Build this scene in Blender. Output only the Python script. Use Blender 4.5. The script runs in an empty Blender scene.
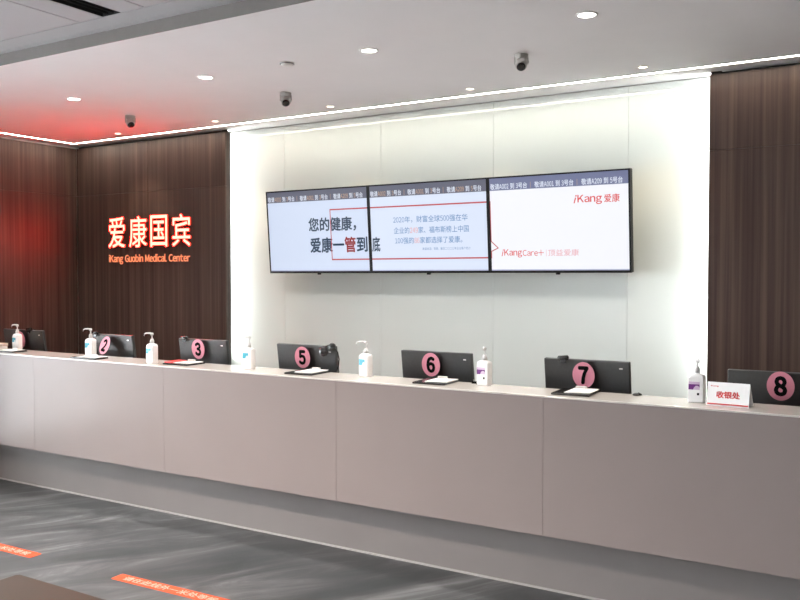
import bpy, bmesh, math, random
from mathutils import Vector, Matrix
random.seed(4)
C = bpy.context.scene.collection
sc = bpy.context.scene
R = math.radians

# ------------------------------------------------------------------ camera
EYE = 1.66
cam_d = bpy.data.cameras.new('camera')
cam_d.sensor_width = 36.0
cam_d.lens = 853.0 / 800.0 * 36.0
cam_d.clip_start = 0.05
cam = bpy.data.objects.new('camera', cam_d)
C.objects.link(cam)
cam.location = (0, 0, EYE)
cam.rotation_euler = (R(90 - 1.679), 0, R(31.356))
sc.camera = cam

# ------------------------------------------------------------------ world, exposure
w = bpy.data.worlds.new('world')
sc.world = w
w.use_nodes = True
bgn = w.node_tree.nodes['Background']
bgn.inputs['Color'].default_value = (0.92, 0.93, 1.0, 1)
bgn.inputs['Strength'].default_value = 23.0
sc.view_settings.view_transform = 'Standard'
sc.view_settings.look = 'None'
sc.view_settings.gamma = 1.0
sc.view_settings.use_curve_mapping = False
sc.view_settings.exposure = 0.4
SPOT_ROOM = 120.0      # out-of-frame room downlights
SPOT_BIG = 62.0       # downlight row above the counter
SPOT_SMALL = 22.0      # small row in front of the feature wall
LED_LINE = 50.0
LED_SIDE = 36.0
FILL_PANEL = 1.0           # unseen panels added over the lobby as soft fill light

# ------------------------------------------------------------------ materials
def new_mat(name):
    m = bpy.data.materials.new(name)
    m.use_nodes = True
    nt = m.node_tree
    return m, nt, nt.nodes['Principled BSDF']

def plain(name, col, rough=0.5, metal=0.0, coat=0.0, spec=0.5, var=0.04, scale=30.0, coat_rough=0.05):
    m, nt, b = new_mat(name)
    nz = nt.nodes.new('ShaderNodeTexNoise'); nz.inputs['Scale'].default_value = scale
    nz.inputs['Detail'].default_value = 3
    tc = nt.nodes.new('ShaderNodeTexCoord'); nt.links.new(tc.outputs['Object'], nz.inputs['Vector'])
    cr = nt.nodes.new('ShaderNodeValToRGB')
    cr.color_ramp.elements[0].position = .3; cr.color_ramp.elements[1].position = .7
    cr.color_ramp.elements[0].color = [c * (1 - var) for c in col] + [1]
    cr.color_ramp.elements[1].color = [min(1, c * (1 + var)) for c in col] + [1]
    nt.links.new(nz.outputs['Fac'], cr.inputs['Fac']); nt.links.new(cr.outputs['Color'], b.inputs['Base Color'])
    b.inputs['Roughness'].default_value = rough
    b.inputs['Metallic'].default_value = metal
    b.inputs['Specular IOR Level'].default_value = spec
    b.inputs['Coat Weight'].default_value = coat
    b.inputs['Coat Roughness'].default_value = coat_rough
    return m

def glow(name, col, strength, base=(0.02, 0.02, 0.02), rough=0.4):
    m, nt, b = new_mat(name)
    b.inputs['Base Color'].default_value = (*base, 1)
    b.inputs['Roughness'].default_value = rough
    b.inputs['Emission Color'].default_value = (*col, 1)
    b.inputs['Emission Strength'].default_value = strength
    return m

def wood_mat():
    m, nt, b = new_mat('dark_wood_veneer')
    N = nt.nodes.new; L = nt.links.new
    g = N('ShaderNodeNewGeometry')
    mp = N('ShaderNodeMapping'); mp.inputs['Scale'].default_value = (42, 42, 0.55)
    L(g.outputs['Position'], mp.inputs['Vector'])
    n1 = N('ShaderNodeTexNoise'); n1.inputs['Scale'].default_value = 1.0; n1.inputs['Detail'].default_value = 4
    L(mp.outputs['Vector'], n1.inputs['Vector'])
    mp2 = N('ShaderNodeMapping'); mp2.inputs['Scale'].default_value = (9, 9, 0.12)
    L(g.outputs['Position'], mp2.inputs['Vector'])
    n2 = N('ShaderNodeTexNoise'); n2.inputs['Scale'].default_value = 1.0; n2.inputs['Detail'].default_value = 2
    L(mp2.outputs['Vector'], n2.inputs['Vector'])
    mx = N('ShaderNodeMath'); mx.operation = 'MULTIPLY_ADD'
    mx.inputs[1].default_value = 0.35; L(n2.outputs['Fac'], mx.inputs[0])
    m2 = N('ShaderNodeMath'); m2.operation = 'MULTIPLY'; m2.inputs[1].default_value = 0.65
    L(n1.outputs['Fac'], m2.inputs[0]); L(m2.outputs[0], mx.inputs[2])
    cr = N('ShaderNodeValToRGB')
    e = cr.color_ramp.elements
    e[0].position = .33; e[0].color = (0.040, 0.023, 0.020, 1)
    e[1].position = .66; e[1].color = (0.100, 0.066, 0.053, 1)
    k = cr.color_ramp.elements.new(.48); k.color = (0.062, 0.039, 0.033, 1)
    L(mx.outputs[0], cr.inputs['Fac']); L(cr.outputs['Color'], b.inputs['Base Color'])
    bp = N('ShaderNodeBump'); bp.inputs['Strength'].default_value = 0.25; bp.inputs['Distance'].default_value = 0.004
    L(n1.outputs['Fac'], bp.inputs['Height']); L(bp.outputs['Normal'], b.inputs['Normal'])
    b.inputs['Roughness'].default_value = 0.42
    b.inputs['Specular IOR Level'].default_value = 0.22
    return m

def floor_mat():
    m, nt, b = new_mat('grey_stone_floor')
    N = nt.nodes.new; L = nt.links.new
    g = N('ShaderNodeNewGeometry')
    mp0 = N('ShaderNodeMapping'); mp0.inputs['Rotation'].default_value = (0, 0, R(-57))
    L(g.outputs['Position'], mp0.inputs['Vector'])
    mp = N('ShaderNodeMapping'); mp.inputs['Scale'].default_value = (.9, 3.6, 1)
    L(mp0.outputs['Vector'], mp.inputs['Vector'])
    n1 = N('ShaderNodeTexNoise'); n1.inputs['Scale'].default_value = 1.0; n1.inputs['Detail'].default_value = 10
    n1.inputs['Roughness'].default_value = .66; n1.inputs['Distortion'].default_value = 1.1
    L(mp.outputs['Vector'], n1.inputs['Vector'])
    cr = N('ShaderNodeValToRGB'); e = cr.color_ramp.elements
    e[0].position = .36; e[0].color = (0.040, 0.0455, 0.046, 1)
    e[1].position = .69; e[1].color = (0.235, 0.238, 0.242, 1)
    k = e.new(.49); k.color = (0.062, 0.0635, 0.066, 1)
    k = e.new(.57); k.color = (0.100, 0.102, 0.104, 1)
    L(n1.outputs['Fac'], cr.inputs['Fac']); L(cr.outputs['Color'], b.inputs['Base Color'])
    b.inputs['Roughness'].default_value = 0.38
    bp = N('ShaderNodeBump'); bp.inputs['Strength'].default_value = 0.08; bp.inputs['Distance'].default_value = 0.003
    L(n1.outputs['Fac'], bp.inputs['Height']); L(bp.outputs['Normal'], b.inputs['Normal'])
    return m

def pane_mat():
    m = bpy.data.materials.new('window_glass'); m.use_nodes = True
    nt = m.node_tree; nt.nodes.clear()
    o = nt.nodes.new('ShaderNodeOutputMaterial'); mx = nt.nodes.new('ShaderNodeMixShader')
    t = nt.nodes.new('ShaderNodeBsdfTransparent'); t.inputs['Color'].default_value = (.93, .96, .95, 1)
    gl = nt.nodes.new('ShaderNodeBsdfGlossy'); gl.inputs['Roughness'].default_value = 0.02
    fr = nt.nodes.new('ShaderNodeFresnel'); fr.inputs['IOR'].default_value = 1.45
    nt.links.new(fr.outputs[0], mx.inputs[0]); nt.links.new(t.outputs[0], mx.inputs[1])
    nt.links.new(gl.outputs[0], mx.inputs[2]); nt.links.new(mx.outputs[0], o.inputs['Surface'])
    return m

M = dict(
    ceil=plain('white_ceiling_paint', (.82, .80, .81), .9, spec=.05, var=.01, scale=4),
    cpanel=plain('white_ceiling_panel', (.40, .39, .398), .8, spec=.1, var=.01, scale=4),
    dark=plain('dark_joint', (.035, .033, .032), .8),
    black=plain('black_matt', (.004, .004, .004), .9),
    ctrim=plain('grey_ceiling_trim', (.21, .192, .182), .5, var=.03),
    wall=plain('light_wall_paint', (.80, .78, .77), .6, var=.02, scale=3),
    wood=wood_mat(), floor=floor_mat(), pane=pane_mat(),
    glass=plain('back_painted_glass', (.76, .80, .775), .03, spec=.5, coat=.3, var=.01, scale=2),
    glassedge=plain('glass_edge', (.25, .42, .36), .2),
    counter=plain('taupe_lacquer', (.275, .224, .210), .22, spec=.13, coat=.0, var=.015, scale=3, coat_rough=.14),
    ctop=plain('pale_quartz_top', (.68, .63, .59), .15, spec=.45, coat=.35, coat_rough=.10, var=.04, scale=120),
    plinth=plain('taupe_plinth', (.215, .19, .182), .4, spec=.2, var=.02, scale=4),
    steel=plain('brushed_steel', (.72, .70, .68), .32, metal=1.0, var=.05, scale=90),
    palemetal=plain('satin_metal_strip', (.40, .37, .35), .5),
    desk=plain('desk_laminate', (.45, .40, .37), .4),
    plastic=plain('black_plastic', (.035, .037, .038), .38, var=.1, scale=60),
    plastic2=plain('black_gloss_plastic', (.012, .012, .013), .2),
    tvbody=plain('display_black', (.004, .004, .005), .45, spec=.3),
    screenoff=plain('screen_glass', (.01, .01, .012), .1),
    pink=plain('pink_card', (.66, .235, .31), .55, var=.03),
    ink=plain('black_ink', (.003, .003, .003), .9, spec=.1),
    gel=plain('frosted_bottle', (.86, .85, .84), .28, spec=.5, coat=.2, var=.01),
    pump=plain('white_pump', (.62, .61, .60), .3),
    teal=plain('teal_label', (.02, .36, .48), .4, var=.1),
    tealpale=plain('pale_label', (.62, .80, .80), .45),
    purple=plain('purple_label', (.13, .012, .17), .4, var=.1),
    lilac=plain('lilac_label', (.62, .48, .62), .45),
    white=plain('white_paper', (.86, .85, .84), .6, var=.01),
    redink=plain('red_ink', (.62, .05, .05), .5),
    cream=plain('cream_paper', (.75, .66, .52), .6),
    kraft=plain('brown_folder', (.36, .22, .14), .6),
    orange=plain('orange_vinyl', (.62, .085, .03), .6, spec=.2, var=.04),
    vinylwhite=plain('white_vinyl_print', (.62, .36, .28), .6),
    leather=plain('brown_leather', (.042, .029, .020), .6, spec=.2, var=.06, scale=120),
    camwhite=plain('grey_camera_shell', (.46, .44, .42), .4),
    ringwhite=plain('white_lamp_trim', (.82, .80, .78), .4),
    winframe=plain('dark_aluminium', (.08, .08, .085), .4, metal=.7),
    concrete=plain('pale_paving', (.68, .66, .65), .8, var=.1, scale=2),
    led=glow('led_warm_white', (1.0, .95, .80), LED_LINE),
    ledside=glow('led_cool_white', (.96, 1.0, .97), LED_SIDE),
    lamp=glow('lamp_white', (1.0, .96, .90), 14.0),
    lampwarm=glow('lamp_warm', (1.0, .84, .62), 8.0),
    fillpanel=glow('fill_panel', (1.0, .96, .92), FILL_PANEL),
    signface=glow('sign_face', (1.0, .020, .0135), 44),
    signtext=glow('sign_text_face', (1.0, .32, .14), .9),
    signtextside=glow('sign_text_side', (1.0, .05, .02), .5),
    signside=glow('sign_side', (1.0, .05, .02), .7),
    scr1=glow('screen_a', (.70, .79, .98), 0.699), scr2=glow('screen_b', (.74, .82, .99), 0.722),
    scr3=glow('screen_c', (.93, .94, 1.0), 0.737),
    bar1=glow('screen_bar_a', (.105, .11, .16), 0.760), bar3=glow('screen_bar_c', (.15, .17, .30), 0.760),
    s_navy=glow('screen_navy', (.012, .04, .085), 0.760), s_red=glow('screen_red', (.30, .022, .022), 0.760), s_line=glow('screen_outline', (.50, .05, .055), 0.760),
    s_blue=glow('screen_blue', (.09, .24, .50), 0.760), s_pale=glow('screen_palered', (.80, .35, .36), 0.760),
    s_pink=glow('screen_pink', (.82, .45, .50), 0.760), s_logo=glow('screen_logo', (.72, .05, .045), 0.760),
    s_white=glow('screen_white', (.78, .84, .95), 0.760), s_orange=glow('screen_orange', (.50, .34, .24), 0.760),
    s_grey=glow('screen_foot', (.45, .48, .66), 0.760),
)

# ------------------------------------------------------------------ mesh helpers
def mesh_of(bm, name='mesh', smooth=False):
    me = bpy.data.meshes.new(name)
    bm.normal_update()
    bm.to_mesh(me); bm.free()
    if smooth:
        for p in me.polygons: p.use_smooth = True
    return me

def add_box(bm, a, b):
    r = bmesh.ops.create_cube(bm, size=1.0)
    for v in r['verts']:
        v.co = Vector([(a[i] + b[i]) / 2 + v.co[i] * (b[i] - a[i]) for i in range(3)])
    return r['verts']

def box(a, b, bev=0.0, seg=2):
    bm = bmesh.new(); add_box(bm, a, b)
    if bev: bmesh.ops.bevel(bm, geom=bm.edges[:], offset=bev, segments=seg, profile=.5, affect='EDGES')
    return mesh_of(bm)

def boxes(lst):
    bm = bmesh.new()
    for a, b in lst: add_box(bm, a, b)
    return mesh_of(bm)

def lathe(profile, n=32, ell=(1, 1), smooth=True, auto=True):
    """profile: list of (r, z)"""
    bm = bmesh.new(); rings = []
    for r, z in profile:
        if r < 1e-6: rings.append([bm.verts.new((0, 0, z))])
        else: rings.append([bm.verts.new((r * ell[0] * math.cos(2 * math.pi * i / n), r * ell[1] * math.sin(2 * math.pi * i / n), z)) for i in range(n)])
    for A, B in zip(rings, rings[1:]):
        for i in range(n):
            j = (i + 1) % n
            if len(A) == 1 and len(B) > 1: bm.faces.new((A[0], B[j], B[i]))
            elif len(B) == 1 and len(A) > 1: bm.faces.new((A[i], A[j], B[0]))
            elif len(A) > 1: bm.faces.new((A[i], A[j], B[j], B[i]))
    bmesh.ops.recalc_face_normals(bm, faces=bm.faces)
    return mesh_of(bm, smooth=smooth)

def tube(pts, r, n=10, radii=None):
    bm = bmesh.new(); rings = []
    pts = [Vector(p) for p in pts]
    for k, p in enumerate(pts):
        d = (pts[min(k + 1, len(pts) - 1)] - pts[max(k - 1, 0)]).normalized()
        up = Vector((0, 0, 1)) if abs(d.z) < .9 else Vector((1, 0, 0))
        s = d.cross(up).normalized(); t = s.cross(d)
        rr = radii[k] if radii else r
        rings.append([bm.verts.new(p + (s * math.cos(2 * math.pi * i / n) + t * math.sin(2 * math.pi * i / n)) * rr) for i in range(n)])
    for A, B in zip(rings, rings[1:]):
        for i in range(n): bm.faces.new((A[i], A[(i + 1) % n], B[(i + 1) % n], B[i]))
    bm.faces.new(rings[0]); bm.faces.new(rings[-1])
    bmesh.ops.recalc_face_normals(bm, faces=bm.faces)
    return mesh_of(bm, smooth=True)

def rrect(w, d, r, n=5):
    out = []
    for cx, cy, a0 in ((w/2-r, d/2-r, 0), (-w/2+r, d/2-r, 90), (-w/2+r, -d/2+r, 180), (w/2-r, -d/2+r, 270)):
        for i in range(n + 1):
            a = R(a0 + 90 * i / n); out.append((cx + r * math.cos(a), cy + r * math.sin(a)))
    return out

def loft(sections, smooth=True):
    """sections: list of (list of xy, z)"""
    bm = bmesh.new(); rings = [[bm.verts.new((x, y, z)) for x, y in s] for s, z in sections]
    n = len(rings[0])
    for A, B in zip(rings, rings[1:]):
        for i in range(n): bm.faces.new((A[i], A[(i + 1) % n], B[(i + 1) % n], B[i]))
    bm.faces.new(rings[0]); bm.faces.new(rings[-1])
    bmesh.ops.recalc_face_normals(bm, faces=bm.faces)
    me = mesh_of(bm, smooth=smooth)
    return me

_tc = bpy.data.curves.new('text_work', 'FONT')
_to = bpy.data.objects.new('text_work', _tc); C.objects.link(_to)
_gl = {}
def glyph(ch):
    """sans glyph outline (verts, faces, x-range); Latin characters use their full-width forms"""
    if ch not in _gl:
        o = ord(ch); wide = 0x21 <= o <= 0x7e
        _tc.body = chr(o + 0xFEE0) if wide else ch
        _tc.resolution_u = 3
        dg = bpy.context.evaluated_depsgraph_get(); dg.update()
        me = bpy.data.meshes.new_from_object(_to.evaluated_get(dg))
        vs = [(v.co.x, v.co.y) for v in me.vertices]; fs = [tuple(p.vertices) for p in me.polygons]
        bpy.data.meshes.remove(me)
        if wide:
            x0 = min(v[0] for v in vs); wd = max(v[0] for v in vs) - x0
            sq = .80 if ch.isalnum() else .9
            vs = [((x - x0) * sq + .035, y) for x, y in vs]; ad = wd * sq + .07
        else: ad = 1.0
        _gl[ch] = (vs, fs, ad)
    return _gl[ch]
def adv(st): return sum(.28 if c == ' ' else glyph(c)[2] for c in st)
def text_geo(st, bold=0.0, shear=0.0):
    V, F = [], []; x = 0.0; H = []
    shifts = [(0, 0)] + ([(bold * math.cos(k * math.pi / 4), bold * math.sin(k * math.pi / 4)) for k in range(8)] if bold else [])
    for c in st:
        if c == ' ': x += .28; continue
        vs, fs, ad = glyph(c)
        for k, (dx, dy) in enumerate(shifts):
            n = len(V); H += [k * .00006] * len(vs)
            V += [(x + a + dx + shear * b, b + dy) for a, b in vs]; F += [tuple(i + n for i in f) for f in fs]
        x += ad
    text_geo.lift = H
    return V, F
def flat(V, F, fn):
    me = bpy.data.meshes.new('text'); me.from_pydata([fn(*v) for v in V], [], F); me.update(); return me
def fitfn(V, x0, x1, y0, y1):
    a = min(v[0] for v in V); b = max(v[0] for v in V); c = min(v[1] for v in V); d = max(v[1] for v in V)
    return lambda x, y: (x0 + (x - a) / (b - a) * (x1 - x0), y0 + (y - c) / (d - c) * (y1 - y0))
def upright(me):
    if sum(p.normal.y * p.area for p in me.polygons) > 0: me.flip_normals()
    return me
def text_fit(body, x0, x1, z0, z1, depth=0.0, offset=0.0, shear=0.0, res=3):
    """mesh in the XZ plane, facing -Y, filling the given rectangle; with depth: solid letters"""
    V, F = text_geo(body, offset, shear); fn = fitfn(V, x0, x1, z0, z1)
    me = upright(flat(V, F, lambda x, y: (fn(x, y)[0], 0.0, fn(x, y)[1])))
    for v, h in zip(me.vertices, text_geo.lift): v.co.y -= h
    if depth:
        bm = bmesh.new(); bm.from_mesh(me)
        bmesh.ops.remove_doubles(bm, verts=bm.verts, dist=1e-7)
        r = bmesh.ops.extrude_face_region(bm, geom=bm.faces[:])
        for e in r['geom']:
            if isinstance(e, bmesh.types.BMVert): e.co.y -= depth
        bmesh.ops.recalc_face_normals(bm, faces=bm.faces)
        bm.to_mesh(me); bm.free(); me.update()
    return me
def text_floor(body, x0, x1, y0, y1, z, bold=0.0):
    V, F = text_geo(body, bold); fn = fitfn(V, x0, x1, y0, y1)
    me = flat(V, F, lambda x, y: (*fn(x, y), z))
    for v, h in zip(me.vertices, text_geo.lift): v.co.z += h
    if sum(p.normal.z * p.area for p in me.polygons) < 0: me.flip_normals()
    return me
def text_runs(runs, x0, x1, z0, h, offset=0.0):
    """runs: (body, key); returns list of (mesh, key); h = height of a CJK glyph"""
    ws = [adv(r[0]) for r in runs]; tot = sum(ws); out = []; x = x0
    sx = (x1 - x0) / tot; sy = h / 0.93
    for (st, k), wd in zip(runs, ws):
        V, F = text_geo(st, offset)
        out.append((upright(flat(V, F, lambda p, q: (x + p * sx, 0.0, z0 + (q + .08) * sy))), k))
        x += wd * sx
    return out

def obj(name, me, mat, parent=None, loc=(0, 0, 0), rot=(0, 0, 0), label=None):
    o = bpy.data.objects.new(name, me); C.objects.link(o)
    me.name = name
    if isinstance(mat, str): mat = M[mat]
    if mat and not me.materials: me.materials.append(mat)
    o.location = loc; o.rotation_euler = rot
    if parent: o.parent = parent
    if label: o['label'] = label
    return o
def thing(name, label, cat, loc=(0, 0, 0), rot=(0, 0, 0), group=None):
    o = bpy.data.objects.new(name, None); C.objects.link(o); o.empty_display_size = .05
    o.location = loc; o.rotation_euler = rot
    return tag(o, label, cat, group)
def tag(o, label, cat, group=None):
    o['label'] = label; o['category'] = cat
    if group: o['group'] = group
    return o
def struct(o, label=None):
    o['kind'] = 'structure'
    if label: o['label'] = label
    return o
def copy_tree(o, parent=None):
    c = o.copy(); C.objects.link(c); c.parent = parent
    for ch in list(o.children): copy_tree(ch, c)
    return c

# ------------------------------------------------------------------ room dimensions
XL, XR = -7.435, 3.2         # inner faces of left and right walls
YF = -4.6                    # wall behind the camera
YW, YG = 5.80, 5.94          # timber face, glass face
ZC, ZU = 2.98, 3.05          # lower and upper ceiling
YS = 3.32                    # step between the two ceilings
GX0, GX1 = -5.385, -1.183    # opening of the glass recess in the timber
CF, CB, CT = 4.045, 4.335, 1.05   # counter front, back of the ledge, top

# ------------------------------------------------------------------ structure
struct(obj('floor', box((XL - .3, YF - .2, -.1), (XR + .2, 6.2, 0)), 'floor'), 'dark grey stone floor with pale diagonal veins')
struct(obj('pavement', box((-22, YF - 8, -.12), (XL - .31, 10, -.02)), 'concrete'), 'pale paving outside the window')

# back wall with its glass sheets
wb = struct(obj('wall_back', box((XL - .2, YG + .02, 0), (XR + .2, YG + .2, 3.1)), 'wall'), 'feature wall faced with pale back-painted glass')
seams = [-5.83, -4.817, -3.804, -2.786, -1.7525, -0.74]
for a, b in zip(seams, seams[1:]):
    p = obj('glass_panel', box((a + .0008, YG, 0.02), (b - .0008, YG + .012, 2.972), .0012, 1), 'glass', wb)
# timber walls either side: carcass and veneer panels
def timber(name, label, x0, x1, splits, edge):
    base = struct(obj(name, box((x0, YW + .03, 0), (x1, YG + .02, 2.972)), 'dark'), label)
    xs = [x0 if edge != 'L' else x0 - .07] + splits + [x1 if edge != 'R' else x1 + .07]
    for a, b in zip(xs, xs[1:]):
        for z0, z1 in ((.02, 2.4665), (2.4682, 2.955)):
            obj('wood_panel', box((a + .001, YW, z0), (b - .001, YW + .029, z1), .001, 1), 'wood', base)
    e = xs[-1] if edge == 'R' else xs[0]
    d = -1 if edge == 'R' else 1
    obj('light_block', box((min(e + d * .002, e + d * .0695), YW + .0293, .02), (max(e + d * .002, e + d * .0695), YW + .036, 2.9795)), 'dark', base)  # hidden strip added to stop LED light leaking through the veneer seams
    obj('edge_return', box((min(e, e + d * .018), YW + .0363, .02), (max(e, e + d * .018), YW + .052, 2.955), .001, 1), 'wood', base)
    return base
timber('wall_back_left', 'dark brown vertical-grain timber wall carrying the lit sign', XL, GX0 - .07, [-6.39], 'R')
timber('wall_back_right', 'dark brown vertical-grain timber wall behind monitor eight', GX1 + .07, XR, [0.02, 1.22, 2.42], 'L')
# left wall: timber by the corner, glazing towards the entrance
wl = struct(obj('wall_left', boxes([((XL - .25, 3.25, 0), (XL - .03, YG + .2, 3.2)), ((XL - .25, YF - .2, 2.75), (XL, 3.25, 3.2)),
                                    ((XL - .25, YF - .2, 0), (XL, -3.9, 2.75))]), 'wall'), 'side wall with dark timber panels near the corner')
for a, b in ((3.25, 4.5), (4.5, YW)):
    for z0, z1 in ((.02, 2.4665), (2.4682, 2.955)):
        obj('wood_panel', box((XL - .029, a + .001, z0), (XL, b - .001, z1), .001, 1), 'wood', wl)
win = struct(obj('window_1', boxes([((XL - .16, -3.9, 0), (XL - .08, 3.25, .06)), ((XL - .16, -3.9, 2.68), (XL - .08, 3.25, 2.75)),
                                    ((XL - .16, -3.9, .06), (XL - .08, -3.84, 2.68)), ((XL - .16, 3.19, .06), (XL - .08, 3.25, 2.68))]), 'winframe'),
             'floor-to-ceiling glazing in the side wall')
mull = [-3.84, -2.45, -1.05, .35, 1.75, 3.19]
for a, b in zip(mull, mull[1:]):
    obj('pane', box((XL - .125, a + .025, .06), (XL - .117, b - .025, 2.68)), 'pane', win)
for y in mull[1:-1]:
    obj('mullion', box((XL - .15, y - .025, .06), (XL - .09, y + .025, 2.68)), 'winframe', win)
struct(obj('wall_right', box((XR, YF - .2, 0), (XR + .2, 6.2, 3.2)), 'wood'), 'dark timber wall beyond the end of the counter')
struct(obj('wall_front', box((XL - .2, YF - .2, 0), (XR + .2, YF, 3.2)), 'wall'), 'plain pale wall across the lobby')

# ceilings
cl = struct(obj('ceiling_lower', box((XL - .25, YS, ZC), (XR + .2, 6.2, ZC + .2)), 'ceil'), 'white plaster ceiling over the counter')
obj('edge_trim', box((XL, YS - .006, ZC - .001), (XR, YS - .0005, ZU)), 'ctrim', cl, label='grey upstand where the ceiling steps up')
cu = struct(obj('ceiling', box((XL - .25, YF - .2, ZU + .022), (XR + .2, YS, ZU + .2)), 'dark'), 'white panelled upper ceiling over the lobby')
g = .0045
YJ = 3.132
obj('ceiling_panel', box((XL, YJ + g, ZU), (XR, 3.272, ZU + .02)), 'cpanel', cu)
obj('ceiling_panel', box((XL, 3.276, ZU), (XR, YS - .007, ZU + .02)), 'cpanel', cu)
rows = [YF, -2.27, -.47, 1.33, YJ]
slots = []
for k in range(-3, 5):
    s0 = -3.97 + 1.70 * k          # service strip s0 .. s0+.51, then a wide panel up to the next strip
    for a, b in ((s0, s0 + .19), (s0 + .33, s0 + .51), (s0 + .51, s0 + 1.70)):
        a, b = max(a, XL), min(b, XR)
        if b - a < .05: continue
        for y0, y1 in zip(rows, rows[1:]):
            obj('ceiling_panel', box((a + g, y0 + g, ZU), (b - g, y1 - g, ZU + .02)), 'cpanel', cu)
    if s0 + .19 > XL and s0 + .33 < XR: slots.append((s0 + .19, s0 + .33))

# ------------------------------------------------------------------ linear lights
led = thing('cove_light', 'long thin white light line in the ceiling in front of the glass and timber wall', 'light', (0, 5.65, ZC))
obj('channel', boxes([((XL + .135, -.017, -.004), (XR, -.012, .0)), ((XL + .135, .012, -.004), (XR, .017, .0))]), 'ringwhite', led)
obj('diffuser', box((XL + .135, -.006, -.004), (XR, .006, -.0005)), 'led', led)
led2 = thing('cove_light', 'thin white light line in the ceiling along the side timber wall', 'light', (XL + .15, 0, ZC))
obj('channel', boxes([((-.017, 3.4, -.004), (-.012, 5.66, .0)), ((.012, 3.4, -.004), (.017, 5.637, .0))]), 'ringwhite', led2)
obj('diffuser', box((-.006, 3.4, -.004), (.006, 5.637, -.0005)), 'led', led2)
for x, s, lb in ((GX0 - .07, 1, 'upright light strip hidden in the recess beside the lit sign wall'), (GX1 + .07, -1, 'upright light strip hidden in the recess beside monitor eight')):
    t = thing('led_strip', lb, 'light', (x, YG - .065, .9))
    obj('channel', box((0 if s > 0 else -.006, -.02, 0), (.006 if s > 0 else 0, .02, 2.06)), 'steel', t)
    obj('diffuser', box((.0065 if s > 0 else -.012, -.016, .005), (.012 if s > 0 else -.0065, .016, 2.05)), 'ledside', t)

# ------------------------------------------------------------------ downlights
def spot(parent, z, energy, angle, blend, col, rad):
    l = bpy.data.lights.new('bulb', 'SPOT'); l.energy = energy; l.spot_size = R(angle); l.spot_blend = blend
    l.color = col; l.shadow_soft_size = rad
    o = bpy.data.objects.new('bulb', l); C.objects.link(o); o.parent = parent; o.location = (0, 0, z)
    return o
ring_me = {}
def downlight(x, y, z, r, label, group, energy, angle, lampmat, col):
    t = thing('downlight', label, 'light', (x, y, z), group=group)
    if r not in ring_me:
        ring_me[r] = (lathe([(r * 1.28, 0), (r * 1.26, -.004), (r * 1.05, -.006), (r, -.003), (r, 0)], 32),
                      lathe([(0, -.002), (r, -.002), (r, -.0005), (0, -.0005)], 32))
    obj('trim_ring', ring_me[r][0], 'ringwhite', t); obj('lens', ring_me[r][1], lampmat, t)
    spot(t, -.012, energy, angle, .6, col, r * .3)
    return t
for x in (-6.75, -5.432, -4.09, -2.784, -1.462):
    downlight(x, 4.22, ZC, .044, 'large round recessed downlight in the row above the counter', 'large downlights above the counter', SPOT_BIG, 120, 'lamp', (1, .95, .88))
for x in (-6.40, -5.18, -3.962, -2.741, -1.52):
    downlight(x, 5.455, ZC, .026, 'small round recessed downlight in the row beside the back wall', 'small downlights beside the back wall', SPOT_SMALL, 95, 'lampwarm', (1, .82, .58))
for y, pw_ in ((1.5, 1.75), (-1.4, .15)):
    for x in (-4.6, -2.8):
        downlight(x, y, ZU, .05, 'round recessed downlight in the panelled ceiling over the lobby', 'downlights over the lobby', SPOT_ROOM * pw_, 130, 'lamp', (1, .88, .78))
for a, b in slots:
    xm = (a + b) / 2
    if xm < -1.0:
        t = thing('slot_diffuser', 'black slot air vent in the panelled ceiling, running towards the step', 'vent', (xm, 2.22, ZU), group='black slot vents in the upper ceiling')
        obj('backing', box((-.069, -.885, .0205), (.069, .908, .0215)), 'black', t)
        obj('frame', boxes([((-.069, -.885, 0), (-.065, .908, .02)), ((.065, -.885, 0), (.069, .908, .02)), ((-.065, .902, 0), (.065, .908, .02)), ((-.065, -.885, 0), (.065, -.879, .02))]), 'black', t)
        for q in (-.022, .022):
            obj('blade', box((q - .002, -.879, .004), (q + .002, .902, .018)), 'black', t)
        for y0, y1 in ((-2.2, -.55), (-4.0, -2.35)):  # out-of-view panels added for soft fill, no known fixture
            t = thing('ceiling_fill_panel', 'long unseen fill light panel added in the panelled ceiling over the lobby', 'light', (xm, 0, ZU), group='added fill light panels over the lobby')
            obj('frame', boxes([((-.069, y0, 0), (-.06, y1, .015)), ((.06, y0, 0), (.069, y1, .015))]), 'ringwhite', t)
            obj('diffuser', box((-.06, y0, .004), (.06, y1, .008)), 'fillpanel', t)

# ------------------------------------------------------------------ reception counter
XC1 = 1.75
rc = thing('reception_counter', 'long taupe lacquered reception counter with pale top and recessed base', 'counter', (0, CF, 0))
D = CB - CF
obj('counter_top', box((XL + .002, -.001, CT - .009), (XC1, D, CT), .002, 2), 'ctop', rc, label='pale quartz ledge')
px = [XL + .002, -5.70, -4.3216, -2.903, -1.617, -.235, XC1]
for a, b in zip(px, px[1:]):
    obj('front_panel', box((a + .0006, 0, .335), (b - .0006, .02, CT - .0100), .0008, 1), 'counter', rc)
obj('carcass', box((XL + .002, .021, .337), (XC1, D - .005, CT - .0095)), 'counter', rc)
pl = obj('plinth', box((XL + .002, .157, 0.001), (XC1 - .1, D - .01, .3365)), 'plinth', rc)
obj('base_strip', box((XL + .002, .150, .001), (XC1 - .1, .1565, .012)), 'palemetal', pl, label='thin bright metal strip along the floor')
dk = thing('desk', 'long low taupe work desk behind the reception counter', 'desk', (0, CF, 0))
D += .002
obj('worktop', box((XL + .002, D, .72), (XC1, D + .68, .75), .003, 1), 'desk', dk)
for x in (-7.0, -5.6, -4.2, -2.8, -1.4, 0.0, 1.5):
    obj('support_panel', box((x - .012, D + .001, 0), (x + .012, D + .6, .7195)), 'desk', dk)

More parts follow.
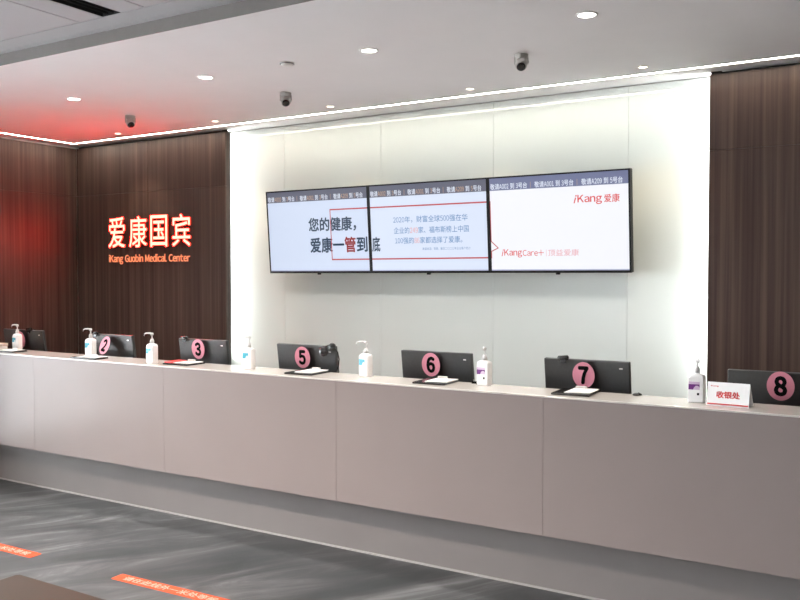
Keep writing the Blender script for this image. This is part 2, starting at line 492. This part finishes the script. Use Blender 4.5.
# ------------------------------------------------------------------ video wall
TW, TH = 1.05, .70
TILT = math.atan2(.055, .698)
X0 = -4.812
def on_display(me, name, key, parent, k, y=-.0016):
    """content given in wall coordinates u (m from the left), v (m below the top) -> local of display k"""
    return obj(name, me, key, parent, (-(k * TW + TW / 2), y, 0))
scr = []
labels = ['wall display showing large dark Chinese slogan on pale blue', 'wall display showing three lines of blue Chinese text', 'wall display showing two red logos on a white screen']
for k in range(3):
    # empty at the lower edge; the display leans forward
    t = thing('wall_display', labels[k], 'screen', (X0 + k * TW + TW / 2, 5.735, 1.675), (TILT, 0, 0), 'three displays of the video wall')
    h = TW / 2 - .001
    obj('housing', box((-h, .004, 0), (h, .055, TH), .004, 1), 'tvbody', t)
    obj('rear_bracket', boxes([((-.25, .056, .2), (.25, .085, .5)), ((-.04, .085, .3), (.04, .15, .4))]), 'tvbody', t)
    b = .013
    obj('bezel', boxes([((-h, -.003, 0), (h, .0035, .018)), ((-h, -.003, TH - .011), (h, .0035, TH)), ((-h, -.003, .018), (-h + b, .0035, TH - .011)), ((h - b, -.003, .018), (h, .0035, TH - .011))]), 'tvbody', t)
    s = obj('screen', box((-h + b, -.0005, .018), (h - b, .003, TH - .011)), 'scr%d' % (k + 1), t)
    obj('header_bar', box((-h + b, -.0011, TH - .099), (h - b, -.0007, TH - .011)), 'bar3' if k == 2 else 'bar1', s)
    obj('footer_bar', box((-h + b, -.0011, .018), (h - b, -.0007, .026)), 's_grey', s)
    obj('sensor', box((-.015, -.004, -.012), (.015, .012, -.0005), .002, 1), 'tvbody', t)
    scr.append(s)
# ticker in the header bars
for k in range(3):
    u0 = k * TW + .02
    num = 's_white' if k == 2 else 's_orange'
    seq = [('A002', '3'), ('A001', '3'), ('A209', '5')]
    for q, (no, ct_) in enumerate(seq):
        a = u0 + q * .345
        for me, key in text_runs([('敬请', 's_white'), (no, num), (' 到 ', 's_white'), (ct_, num), ('号台', 's_white')], a, a + .29, TH - .092, .042, .012):
            on_display(me, 'ticker_text', key, scr[k], k, -.0016)
        if q:
            on_display(box((a - .032, -.0002, TH - .092), (a - .029, 0, TH - .05)), 'divider', 's_orange', scr[k], k, -.0016)
def put(k, body, u0, u1, v0, v1, key, offset=0.0, shear=0.0, name='text'):
    on_display(text_fit(body, u0, u1, TH - v1, TH - v0, 0, offset, shear, 2), name, key, scr[k], k, -.0016)
# slogan
put(0, '您的健康，', .443, .922, .238, .356, 's_navy', .026)
for me, key in text_runs([('爱康一', 's_navy'), ('管', 's_red'), ('到', 's_navy')], .448, 1.032, TH - .527, .122, .026):
    on_display(me, 'text', key, scr[0], 0)
put(1, '底', 1.068, 1.145, .41, .53, 's_navy', .026)
# red speech bubble outline across the three screens
def bar(k, u0, v0, u1, v1, t=.011):
    d = Vector((u1 - u0, v1 - v0)); n = Vector((-d.y, d.x)).normalized() * t / 2
    bm = bmesh.new()
    pts = [(u0 + n.x, v0 + n.y), (u1 + n.x, v1 + n.y), (u1 - n.x, v1 - n.y), (u0 - n.x, v0 - n.y)]
    bm.faces.new([bm.verts.new((p[0], 0, TH - p[1])) for p in pts])
    bmesh.ops.recalc_face_normals(bm, faces=bm.faces)
    on_display(mesh_of(bm), 'outline', 's_line', scr[k], k, -.0022)
VT, VB = .178, .587
UL, UR = .670, 2.115
bar(0, UL, VT, TW - .011, VT); bar(0, UL, VB, TW - .011, VB); bar(0, UL, VT - .0055, UL, VB + .0055, .008)
bar(1, TW + .011, VT, 2 * TW - .011, VT); bar(1, TW + .011, VB, 2 * TW - .011, VB)
bar(2, 2 * TW + .011, VT, UR + .004, VT, .009); bar(2, 2 * TW + .011, VB, UR + .004, VB, .009)
bar(2, UR, VT, UR, .469, .008); bar(2, UR, .466, 2.172, .518, .007); bar(2, 2.172, .516, UR, .541, .007); bar(2, UR, .538, UR, VB, .008)
# paragraph
P = [([('2020年，', 's_blue'), ('财富全球500强在华', 's_blue')], 1.274, 1.93, .307),
     ([('企业的', 's_blue'), ('249', 's_pale'), ('家、', 's_blue'), ('福布斯榜上中国', 's_blue')], 1.276, 1.938, .391),
     ([('100强的', 's_blue'), ('86', 's_pale'), ('家都选择了爱康。', 's_blue')], 1.284, 1.91, .470)]
for runs, a, b, v in P:
    for me, key in text_runs(runs, a, b, TH - v, .050, .004): on_display(me, 'text', key, scr[1], 1)
for me, key in text_runs([('数据来源：爱康，截至二〇二〇年企业客户统计', 's_blue')], 1.53, 1.945, TH - .523, .021): on_display(me, 'text', key, scr[1], 1)
# logos
put(2, 'i', 2.752, 2.776, .160, .216, 's_logo', .02, .25, 'logo'); put(2, 'Kang', 2.780, 2.954, .160, .229, 's_logo', .014, 0, 'logo')
put(2, '爱康', 2.968, 3.076, .163, .219, 's_logo', .012, 0, 'logo')
put(2, 'i', 2.196, 2.214, .527, .577, 's_logo', .02, .25, 'logo'); put(2, 'Kang', 2.217, 2.357, .527, .588, 's_logo', .012, 0, 'logo')
put(2, 'Care+', 2.362, 2.523, .534, .577, 's_logo', .006, 0, 'logo')
put(2, '|', 2.541, 2.544, .533, .582, 's_pink', 0, 0, 'logo'); put(2, '顶益爱康', 2.556, 2.783, .533, .580, 's_pink', .01, 0, 'logo')

# ------------------------------------------------------------------ lit wall sign
sg = thing('wall_sign', 'glowing orange-white company sign of large Chinese characters above an English line', 'sign', (-6.377, YW, 1.85))
def two_tone(me, face, side):
    me.materials.clear(); me.materials.append(M[face]); me.materials.append(M[side])
    for p in me.polygons: p.material_index = 0 if p.normal.y < -.5 else 1
xs = [-6.928, -6.628, -6.332, -6.039]
for ch, x, wd in zip('爱康国宾', xs, (0.236, 0.245, 0.227, 0.235)):
    me = text_fit(ch, x + 6.377, x + 6.377 + wd, .08, .382, .016, .006)
    me.update(); two_tone(me, 'signface', 'signside')
    obj('character', me, None, sg, (0, -.010, 0))
me = text_fit('iKang Guobin Medical Center', -6.945 + 6.377, -5.825 + 6.377, -.085, .013, .006, .022)
me.update(); two_tone(me, 'signtext', 'signtextside')
obj('lettering', me, None, sg, (0, -.004, 0))

# ------------------------------------------------------------------ monitors
def monitor(num, x0, x1, dx, dz, webcam, disc_rot=(0, 0, 0), hidden=''):
    xm, wd = (x0 + x1) / 2, x1 - x0
    t = thing('monitor', 'black computer monitor seen from behind with ' + hidden, 'monitor', (xm, 4.47, .75))
    lean = R(8)
    zt = (1.194 if num == 8 else 1.203) - .75                 # top edge above the worktop
    hgt = .31
    b = thing_part = None
    scr_ = obj('housing', box((-wd / 2, -.014, -hgt), (wd / 2, .012, 0), .005, 2), 'plastic', t, (0, -.022, zt), (lean, 0, 0))
    obj('panel', box((-wd / 2 + .008, .0122, -hgt + .015), (wd / 2 - .008, .0135, -.008)), 'screenoff', scr_)
    obj('badge', box((wd / 2 - .055, -.0152, -.040), (wd / 2 - .037, -.0142, -.033)), 'steel', scr_)
    obj('neck', box((-.035, .0, .012), (.035, .025, .30), .006, 2), 'plastic', t)
    obj('foot', loft([(rrect(.24, .19, .03), 0.0), (rrect(.24, .19, .03), .008), (rrect(.22, .17, .03), .012)], False), 'plastic', t, (0, .03, 0))
    # numbered disc: an upright card against the housing
    Rx, Rz = .0615, .0705
    dm = lathe([(0, -.0015), (1, -.0015), (1, .0015), (0, .0015)], 40, (Rx, Rz), smooth=False)
    d = obj('number_disc', dm, 'pink', t, (dx - xm, -.0535 + disc_rot[0] * .075, dz - .75), (Matrix.Rotation(disc_rot[2], 3, 'Z') @ Matrix.Rotation(R(90) + lean * .6 + disc_rot[0], 3, 'X') @ Matrix.Rotation(disc_rot[1], 3, 'Z')).to_euler(), label='pink disc with a black number')
    hh, ww = .099, .099 * .60 * (0.62 if num == 1 else 1)
    me = text_floor(str(num), -ww / 2, ww / 2, -hh / 2, hh / 2, .0021, .052)
    obj('numeral', me, 'ink', d)
    if webcam is not None:
        wv = obj('webcam', tube([(-.03, 0, 0), (-.026, 0, 0), (.026, 0, 0), (.03, 0, 0)], .013, 14, [.009, .013, .013, .009]), 'plastic2', t, (webcam - xm, -.045, zt + .006), (0, R(-6), 0))
        obj('clip', boxes([((-.016, -.006, -.03), (.016, -.001, -.006)), ((-.016, -.001, -.008), (.016, .05, -.002))]), 'plastic2', wv)
    return t
monitor(1, -6.66, -6.137, -6.40, 1.118, -6.295, hidden='pink disc half hidden by a bottle')
monitor(2, -5.56, -5.075, -5.318, 1.122, -5.475, (R(-23), R(-8), R(-8)), hidden='tilted pink disc numbered two')
monitor(3, -4.583, -4.120, -4.370, 1.134, -4.515, hidden='pink disc numbered three')
m5 = monitor(5, -3.670, -3.188, -3.438, 1.122, None, hidden='pink disc numbered five and a headset')
monitor(6, -2.697, -2.217, -2.476, 1.127, None, hidden='pink disc numbered six and no webcam')
monitor(7, -1.770, -1.294, -1.536, 1.122, -1.655, hidden='pink disc numbered seven and a webcam')
monitor(8, -.806, -.325, -.561, 1.129, None, hidden='pink disc numbered eight, behind the tent card')
# headset clipped on the corner of monitor five, with its lead
hs = thing('headset', 'black headset hooked over the right corner of monitor numbered 5', 'headset', (-3.225, 4.43, 1.19))
obj('earpiece', lathe([(0, -.012), (.026, -.012), (.03, -.006), (.03, .006), (.024, .013), (0, .014)], 24), 'plastic2', hs, (-.028, -.032, -.022), (R(80), 0, R(12)))
obj('earpiece', lathe([(0, -.012), (.02, -.012), (.024, -.006), (.024, .006), (.018, .013), (0, .014)], 24), 'plastic2', hs, (.03, -.018, .012), (R(80), 0, R(12)))
obj('band', tube([(-.028, -.03, 0), (-.01, -.028, .014), (.012, -.024, .022), (.03, -.016, .018)], .005), 'plastic2', hs)
obj('lead', tube([(.045, -.012, .0), (.068, -.012, -.02), (.080, -.012, -.065), (.074, -.012, -.11), (.056, -.010, -.145), (.050, 0, -.20)], .0042, 8), 'plastic2', hs)

# ------------------------------------------------------------------ pump bottles
def bottle_proto(kind):
    t = thing('pump_bottle', 'proto', 'bottle', group='hand gel pump bottles along the counter')
    W_, D_ = .080, .048
    sec = [(rrect(W_ * .94, D_ * .92, .012), 0), (rrect(W_, D_, .014), .005), (rrect(W_, D_, .014), .118), (rrect(W_ * .97, D_ * .95, .014), .127),
           (rrect(W_ * .78, D_ * .80, .014), .134), (rrect(.026, .026, .0125), .139), (rrect(.026, .026, .0125), .142)]
    obj('body', loft(sec), 'gel', t)
    obj('collar', lathe([(0, .141), (.0145, .141), (.0145, .156), (.012, .160), (.0105, .170), (0, .170)], 20), 'pump', t)
    obj('stem', lathe([(.0048, .169), (.0048, .196)], 12), 'pump', t)
    head = lathe([(0, .194), (.0095, .194), (.0105, .199), (.0105, .207), (.008, .211), (0, .211)], 20)
    obj('pump_head', head, 'pump', t)
    if kind == 'teal':
        nz = tube([(0, 0, .206), (-.028, -.002, .208), (-.058, -.004, .206), (-.070, -.005, .200), (-.075, -.005, .188)], .005, 10, [.006, .0058, .005, .0045, .004])
        obj('nozzle', nz, 'pump', t)
    else:
        nz = tube([(0, 0, .205), (.006, -.016, .206), (.012, -.034, .203), (.014, -.040, .196)], .005, 10, [.0062, .006, .0052, .0045])
        obj('nozzle', nz, 'pump', t)
    f = -D_ / 2 - .0006
    if kind == 'teal':
        lb = obj('label', box((-.034, f, .010), (.028, f + .0005, .114)), 'white', t, label='white label with a teal block')
        obj('print_block', box((-.033, f - .0006, .068), (.014, f - .0001, .104), 0), 'teal', lb)
        bm = bmesh.new()
        pts = [(-.010, .068), (.014, .068), (.014, .080), (.007, .089), (-.002, .085), (-.007, .076)]
        bm.faces.new([bm.verts.new((x, f - .0009, z)) for x, z in pts]); bmesh.ops.recalc_face_normals(bm, faces=bm.faces)
        obj('print_shape', mesh_of(bm), 'tealpale', lb)
        obj('print_line', boxes([((-.022, f - .0006, .034), (.006, f - .0001, .037)), ((-.022, f - .0006, .044), (.012, f - .0001, .047))]), 'tealpale', lb)
    else:
        lb = obj('label', box((-.036, f, .010), (.030, f + .0005, .118)), 'white', t, label='white label with a purple block')
        obj('print_block', box((-.035, f - .0006, .062), (.016, f - .0001, .088)), 'purple', lb)
        obj('print_band', box((-.035, f - .0006, .0885), (.016, f - .0001, .100)), 'lilac', lb)
        bm = bmesh.new()
        pts = [(-.014, .062), (.016, .062), (.016, .073), (.009, .081), (-.002, .081), (-.010, .072)]
        bm.faces.new([bm.verts.new((x, f - .0009, z)) for x, z in pts]); bmesh.ops.recalc_face_normals(bm, faces=bm.faces)
        obj('print_shape', mesh_of(bm), 'lilac', lb)
        obj('seal', box((.004, f - .0006, .036), (.014, f - .0001, .047)), 'ink', lb)
    return t
pt, pp = bottle_proto('teal'), bottle_proto('purple')
spots = [(pt, -6.212, 4.262, -4, 'white pump bottle with teal label in front of monitor one'),
         (pt, -5.275, 4.224, 3, 'white pump bottle with teal label beside the disc numbered 2'),
         (pt, -4.516, 4.125, -2, 'white pump bottle with teal label between monitors two and three'),
         (pt, -3.718, 4.215, 2, 'white pump bottle with teal label between monitors three and five'),
         (pt, -2.837, 4.262, -10, 'white pump bottle with teal label between monitors five and six'),
         (pp, -2.049, 4.262, -3, 'white pump bottle with purple label between monitors six and seven'),
         (pp, -.906, 4.225, 4, 'white pump bottle with purple label beside the tent card')]
used = set()
for src, x, y, rz, lb in spots:
    o = src if src.name not in used else copy_tree(src)
    used.add(src.name)
    o.location = (x, y, CT + .0005); o.rotation_euler = (0, 0, R(rz)); o['label'] = lb

# ------------------------------------------------------------------ clipboards with papers on the counter
def clipboard(x, y, wd, dp, rz, label, paper='white', px_=0.02, pw=.8, extra=None):
    t = thing('clipboard', label, 'clipboard', (x, y, CT + .0005), (0, 0, R(rz)), 'clipboards along the counter')
    obj('board', box((-wd / 2, -dp / 2, 0), (wd / 2, dp / 2, .010), .003, 2), 'plastic2', t)
    bm = bmesh.new()                       # a few loose sheets, lifted at one end
    n = 8
    for s in range(2):
        z = .0112 + s * .0022; ox = random.uniform(-.006, .006) + px_; oy = random.uniform(-.004, .004)
        va = [[bm.verts.new((ox - wd * pw / 2 + wd * pw * i / n, oy + dp * .03 + dp * .40 * q, z + .005 * (i / n) ** 2 * s / 3)) for i in range(n + 1)] for q in (-1, 1)]
        vb = [[bm.verts.new((v.co.x, v.co.y, v.co.z + .0016)) for v in r] for r in va]
        for i in range(n):
            bm.faces.new((vb[0][i], vb[0][i + 1], vb[1][i + 1], vb[1][i])); bm.faces.new((va[0][i], va[1][i], va[1][i + 1], va[0][i + 1]))
            bm.faces.new((va[0][i], va[0][i + 1], vb[0][i + 1], vb[0][i])); bm.faces.new((va[1][i + 1], va[1][i], vb[1][i], vb[1][i + 1]))
        for e in (0, n): bm.faces.new((va[0][e], vb[0][e], vb[1][e], va[1][e]))
    bmesh.ops.recalc_face_normals(bm, faces=bm.faces)
    obj('paper', mesh_of(bm), paper, t)
    obj('clip', box((-.03, dp / 2 - .022, .0125), (.03, dp / 2 - .004, .026), .003, 1), 'steel', t)
    if extra: obj('booklet', box((-wd / 2 + .004, -dp * .42, .0108), (-wd / 2 + wd * .34, dp * .40, .020), .001, 1), extra, t, (0, 0, 0), (0, 0, R(2)))
    return t
clipboard(-6.165, 4.165, .22, .14, 3, 'black clipboard with white papers in front of monitor one', px_=.012, pw=.84)
clipboard(-5.175, 4.128, .26, .125, 2, 'black clipboard with white papers under the disc numbered 2', px_=.02, pw=.78)
clipboard(-4.295, 4.205, .22, .18, 3, 'black clipboard with a red booklet and papers below disc numbered 3', px_=.036, pw=.62, extra='redink')
clipboard(-3.240, 4.215, .205, .215, 3, 'black clipboard with a white sheet below disc numbered five, beneath the headset', px_=.028, pw=.66)
clipboard(-2.335, 4.225, .20, .21, 4, 'black clipboard with a white sheet below disc numbered six', px_=.028, pw=.66)
clipboard(-1.505, 4.215, .20, .215, 3, 'black clipboard with a white sheet below disc numbered seven', px_=.028, pw=.66)
# stacked folders at the far end
for k, (mt, h, lb) in enumerate((('kraft', .030, 'brown folder lying under a cream folder near monitor one'), ('cream', .016, 'cream folder lying on a brown folder near monitor one'))):
    z = CT + .0005 + (0 if k == 0 else .031)
    f = thing('folder', lb, 'folder', (-6.545, 4.225, z), (0, 0, R(2 + 3 * k)))
    obj('cover', boxes([((-.13, -.09, 0), (.13, .09, .0015)), ((-.13, -.09, h - .0015), (.13, .09, h)), ((-.13, -.09, .0015), (-.1285, .09, h - .0015))]), mt, f)
    obj('sheets', box((-.126, -.086, .0017), (.124, .086, h - .0017)), 'white', f)
# small black things lying on the ledge
ms = thing('mouse', 'small black computer mouse on the ledge to the right of monitor seven', 'mouse', (-1.215, 4.305, CT + .0005), (0, 0, R(70)))
obj('shell', loft([(rrect(.05, .034, .014), 0), (rrect(.052, .036, .016), .004), (rrect(.046, .032, .014), .008), (rrect(.03, .022, .010), .011), (rrect(.012, .010, .004), .012)]), 'plastic2', ms)
obj('wheel', lathe([(0, -.002), (.004, -.002), (.004, .002), (0, .002)], 12), 'plastic', ms, (.012, 0, .0095), (R(90), 0, 0))
for x, y, lb in ((-3.822, 4.30, 'tiny black binder clip on the ledge beside the bottle near monitor five'), (-2.130, 4.30, 'tiny black binder clip on the ledge between monitor six and a bottle')):
    b = thing('binder_clip', lb, 'clip', (x, y, CT + .0005), (0, 0, R(12)), 'binder clips on the ledge')
    bm = bmesh.new()
    a = [bm.verts.new(p) for p in ((-.015, -.008, 0), (.015, -.008, 0), (.015, .008, 0), (-.015, .008, 0), (-.015, 0, .013), (.015, 0, .013))]
    for f in ((0, 1, 5, 4), (2, 3, 4, 5), (0, 4, 3), (1, 2, 5), (0, 3, 2, 1)): bm.faces.new([a[i] for i in f])
    bmesh.ops.recalc_face_normals(bm, faces=bm.faces)
    obj('spring', mesh_of(bm), 'ink', b)
    obj('handle', tube([(-.006, 0, .012), (-.007, .003, .020), (.007, .003, .020), (.006, 0, .012)], .0011, 6), 'steel', b)

# ------------------------------------------------------------------ tent card
tc = thing('tent_card', 'white folded tent card with red Chinese lettering in front of monitor eight', 'sign', (-.752, 4.175, CT + .0005), (0, 0, R(-3)))
CW, CH, CD = .188, .108, .075
bm = bmesh.new()
th = .002
def pr(pts):
    v0 = [bm.verts.new((-CW / 2, y, z)) for y, z in pts]; v1 = [bm.verts.new((CW / 2, y, z)) for y, z in pts]
    n = len(pts)
    for i in range(n): bm.faces.new((v0[i], v0[(i + 1) % n], v1[(i + 1) % n], v1[i]))
    bm.faces.new(v0); bm.faces.new(v1)
pr([(-.022, 0), (0, CH), (CD, 0), (CD - .003, 0), (0, CH - .006), (-.019, 0)])
bmesh.ops.recalc_face_normals(bm, faces=bm.faces)
cb = obj('card', mesh_of(bm), 'white', tc)
fa = math.atan2(.022, CH)
def on_card(me, key, name):
    o = obj(name, me, key, cb, (0, -.0225, 0), (-fa, 0, 0)); return o
on_card(text_fit('收银处', -.053, .053, .036, .069, 0, .03), 'redink', 'lettering')
on_card(text_fit('iKang', -.080, -.044, .087, .095, 0, .02), 'redink', 'logo')
on_card(box((-.092, -.0004, .005), (.092, -.0001, .011)), 'redink', 'red_line')

# ------------------------------------------------------------------ ceiling cameras and detector
def cctv(x, y, rz, label):
    t = thing('security_camera', label, 'camera', (x, y, ZC - .0005), (0, 0, R(rz)), 'turret cameras on the ceiling')
    obj('base', lathe([(0, 0), (.056, 0), (.056, -.012), (.050, -.020), (.048, -.034), (0, -.034)], 32), 'camwhite', t)
    hd = obj('housing', lathe([(0, .05), (.030, .045), (.044, .028), (.047, .0), (.047, -.026), (.043, -.034), (0, -.034)], 32), 'camwhite', t, (0, -.012, -.062), (R(-38), 0, 0))
    obj('lens', lathe([(0, -.035), (.036, -.035), (.036, -.0385), (.020, -.0405), (0, -.041)], 28), 'plastic2', hd)
    obj('arm', box((-.058, -.012, -.070), (-.046, .012, -.018), .003, 1), 'camwhite', t); obj('arm', box((.046, -.012, -.070), (.058, .012, -.018), .003, 1), 'camwhite', t)
    t.scale = (.74, .74, .86)
    obj('screw', lathe([(0, 0), (.007, 0), (.007, .003), (0, .003)], 12), 'plastic', t, (.058, 0, -.052), (0, R(90), 0))
    return t
cctv(-2.059, 4.775, 22, 'grey turret security camera on the ceiling above the middle display')
cctv(-3.948, 4.885, 42, 'grey turret security camera on the ceiling near the round detector')
cctv(-5.616, 4.915, 62, 'grey turret security camera on the ceiling above the lit sign')
sd = thing('smoke_detector', 'small round white detector on the ceiling beside a turret camera', 'detector', (-3.387, 4.206, ZC - .0005))
obj('base', lathe([(0, 0), (.046, 0), (.046, -.006), (0, -.006)], 32), 'ringwhite', sd)
obj('cover', lathe([(0, -.0062), (.040, -.0062), (.040, -.012), (.032, -.018), (0, -.020)], 32), 'ringwhite', sd)
obj('gap_ring', lathe([(.0405, -.0062), (.0455, -.0062), (.0455, -.0085), (.0405, -.0085), (.0405, -.0062)], 32), 'plastic', sd)

# ------------------------------------------------------------------ floor stickers
def sticker(x0, x1, y, rz, txt, label):
    t = thing('floor_sticker', label, 'sticker', ((x0 + x1) / 2, y, .0006), (0, 0, R(rz)), 'orange queue stickers on the floor')
    L = x1 - x0
    obj('vinyl', loft([(rrect(L, .085, .01), 0), (rrect(L, .085, .01), .0012)], False), 'orange', t)
    me = text_floor(txt, -L * .42, L * .42, -.026, .026, .0018, .02)
    obj('lettering', me, 'vinylwhite', t)
sticker(-5.22, -4.435, 3.135, 1.5, '请在此线外一米处等候', 'orange floor sticker with white lettering nearest the side window')
sticker(-3.755, -2.97, 3.175, 2.0, '请在此线外一米处等候', 'orange floor sticker with white lettering beside the brown bench')

# ------------------------------------------------------------------ bench
bn = thing('bench', 'brown upholstered bench on the stone floor facing the counter', 'bench', (-2.28, 1.86, 0))
bm = bmesh.new(); add_box(bm, (-.92, -.33, .33), (.92, .33, .42))
bmesh.ops.bevel(bm, geom=bm.edges[:], offset=.03, segments=4, profile=.5, affect='EDGES')
obj('cushion', mesh_of(bm, smooth=True), 'leather', bn)
obj('frame', box((-.88, -.29, .27), (.88, .29, .329), .004, 1), 'plastic', bn)
for sx in (-1, 1):
    for sy in (-1, 1):
        obj('leg', lathe([(0, .0005), (.018, .0005), (.022, .2695), (0, .2695)], 16), 'steel', bn, (sx * .80, sy * .23, 0))

bpy.data.objects.remove(_to); bpy.data.curves.remove(_tc)
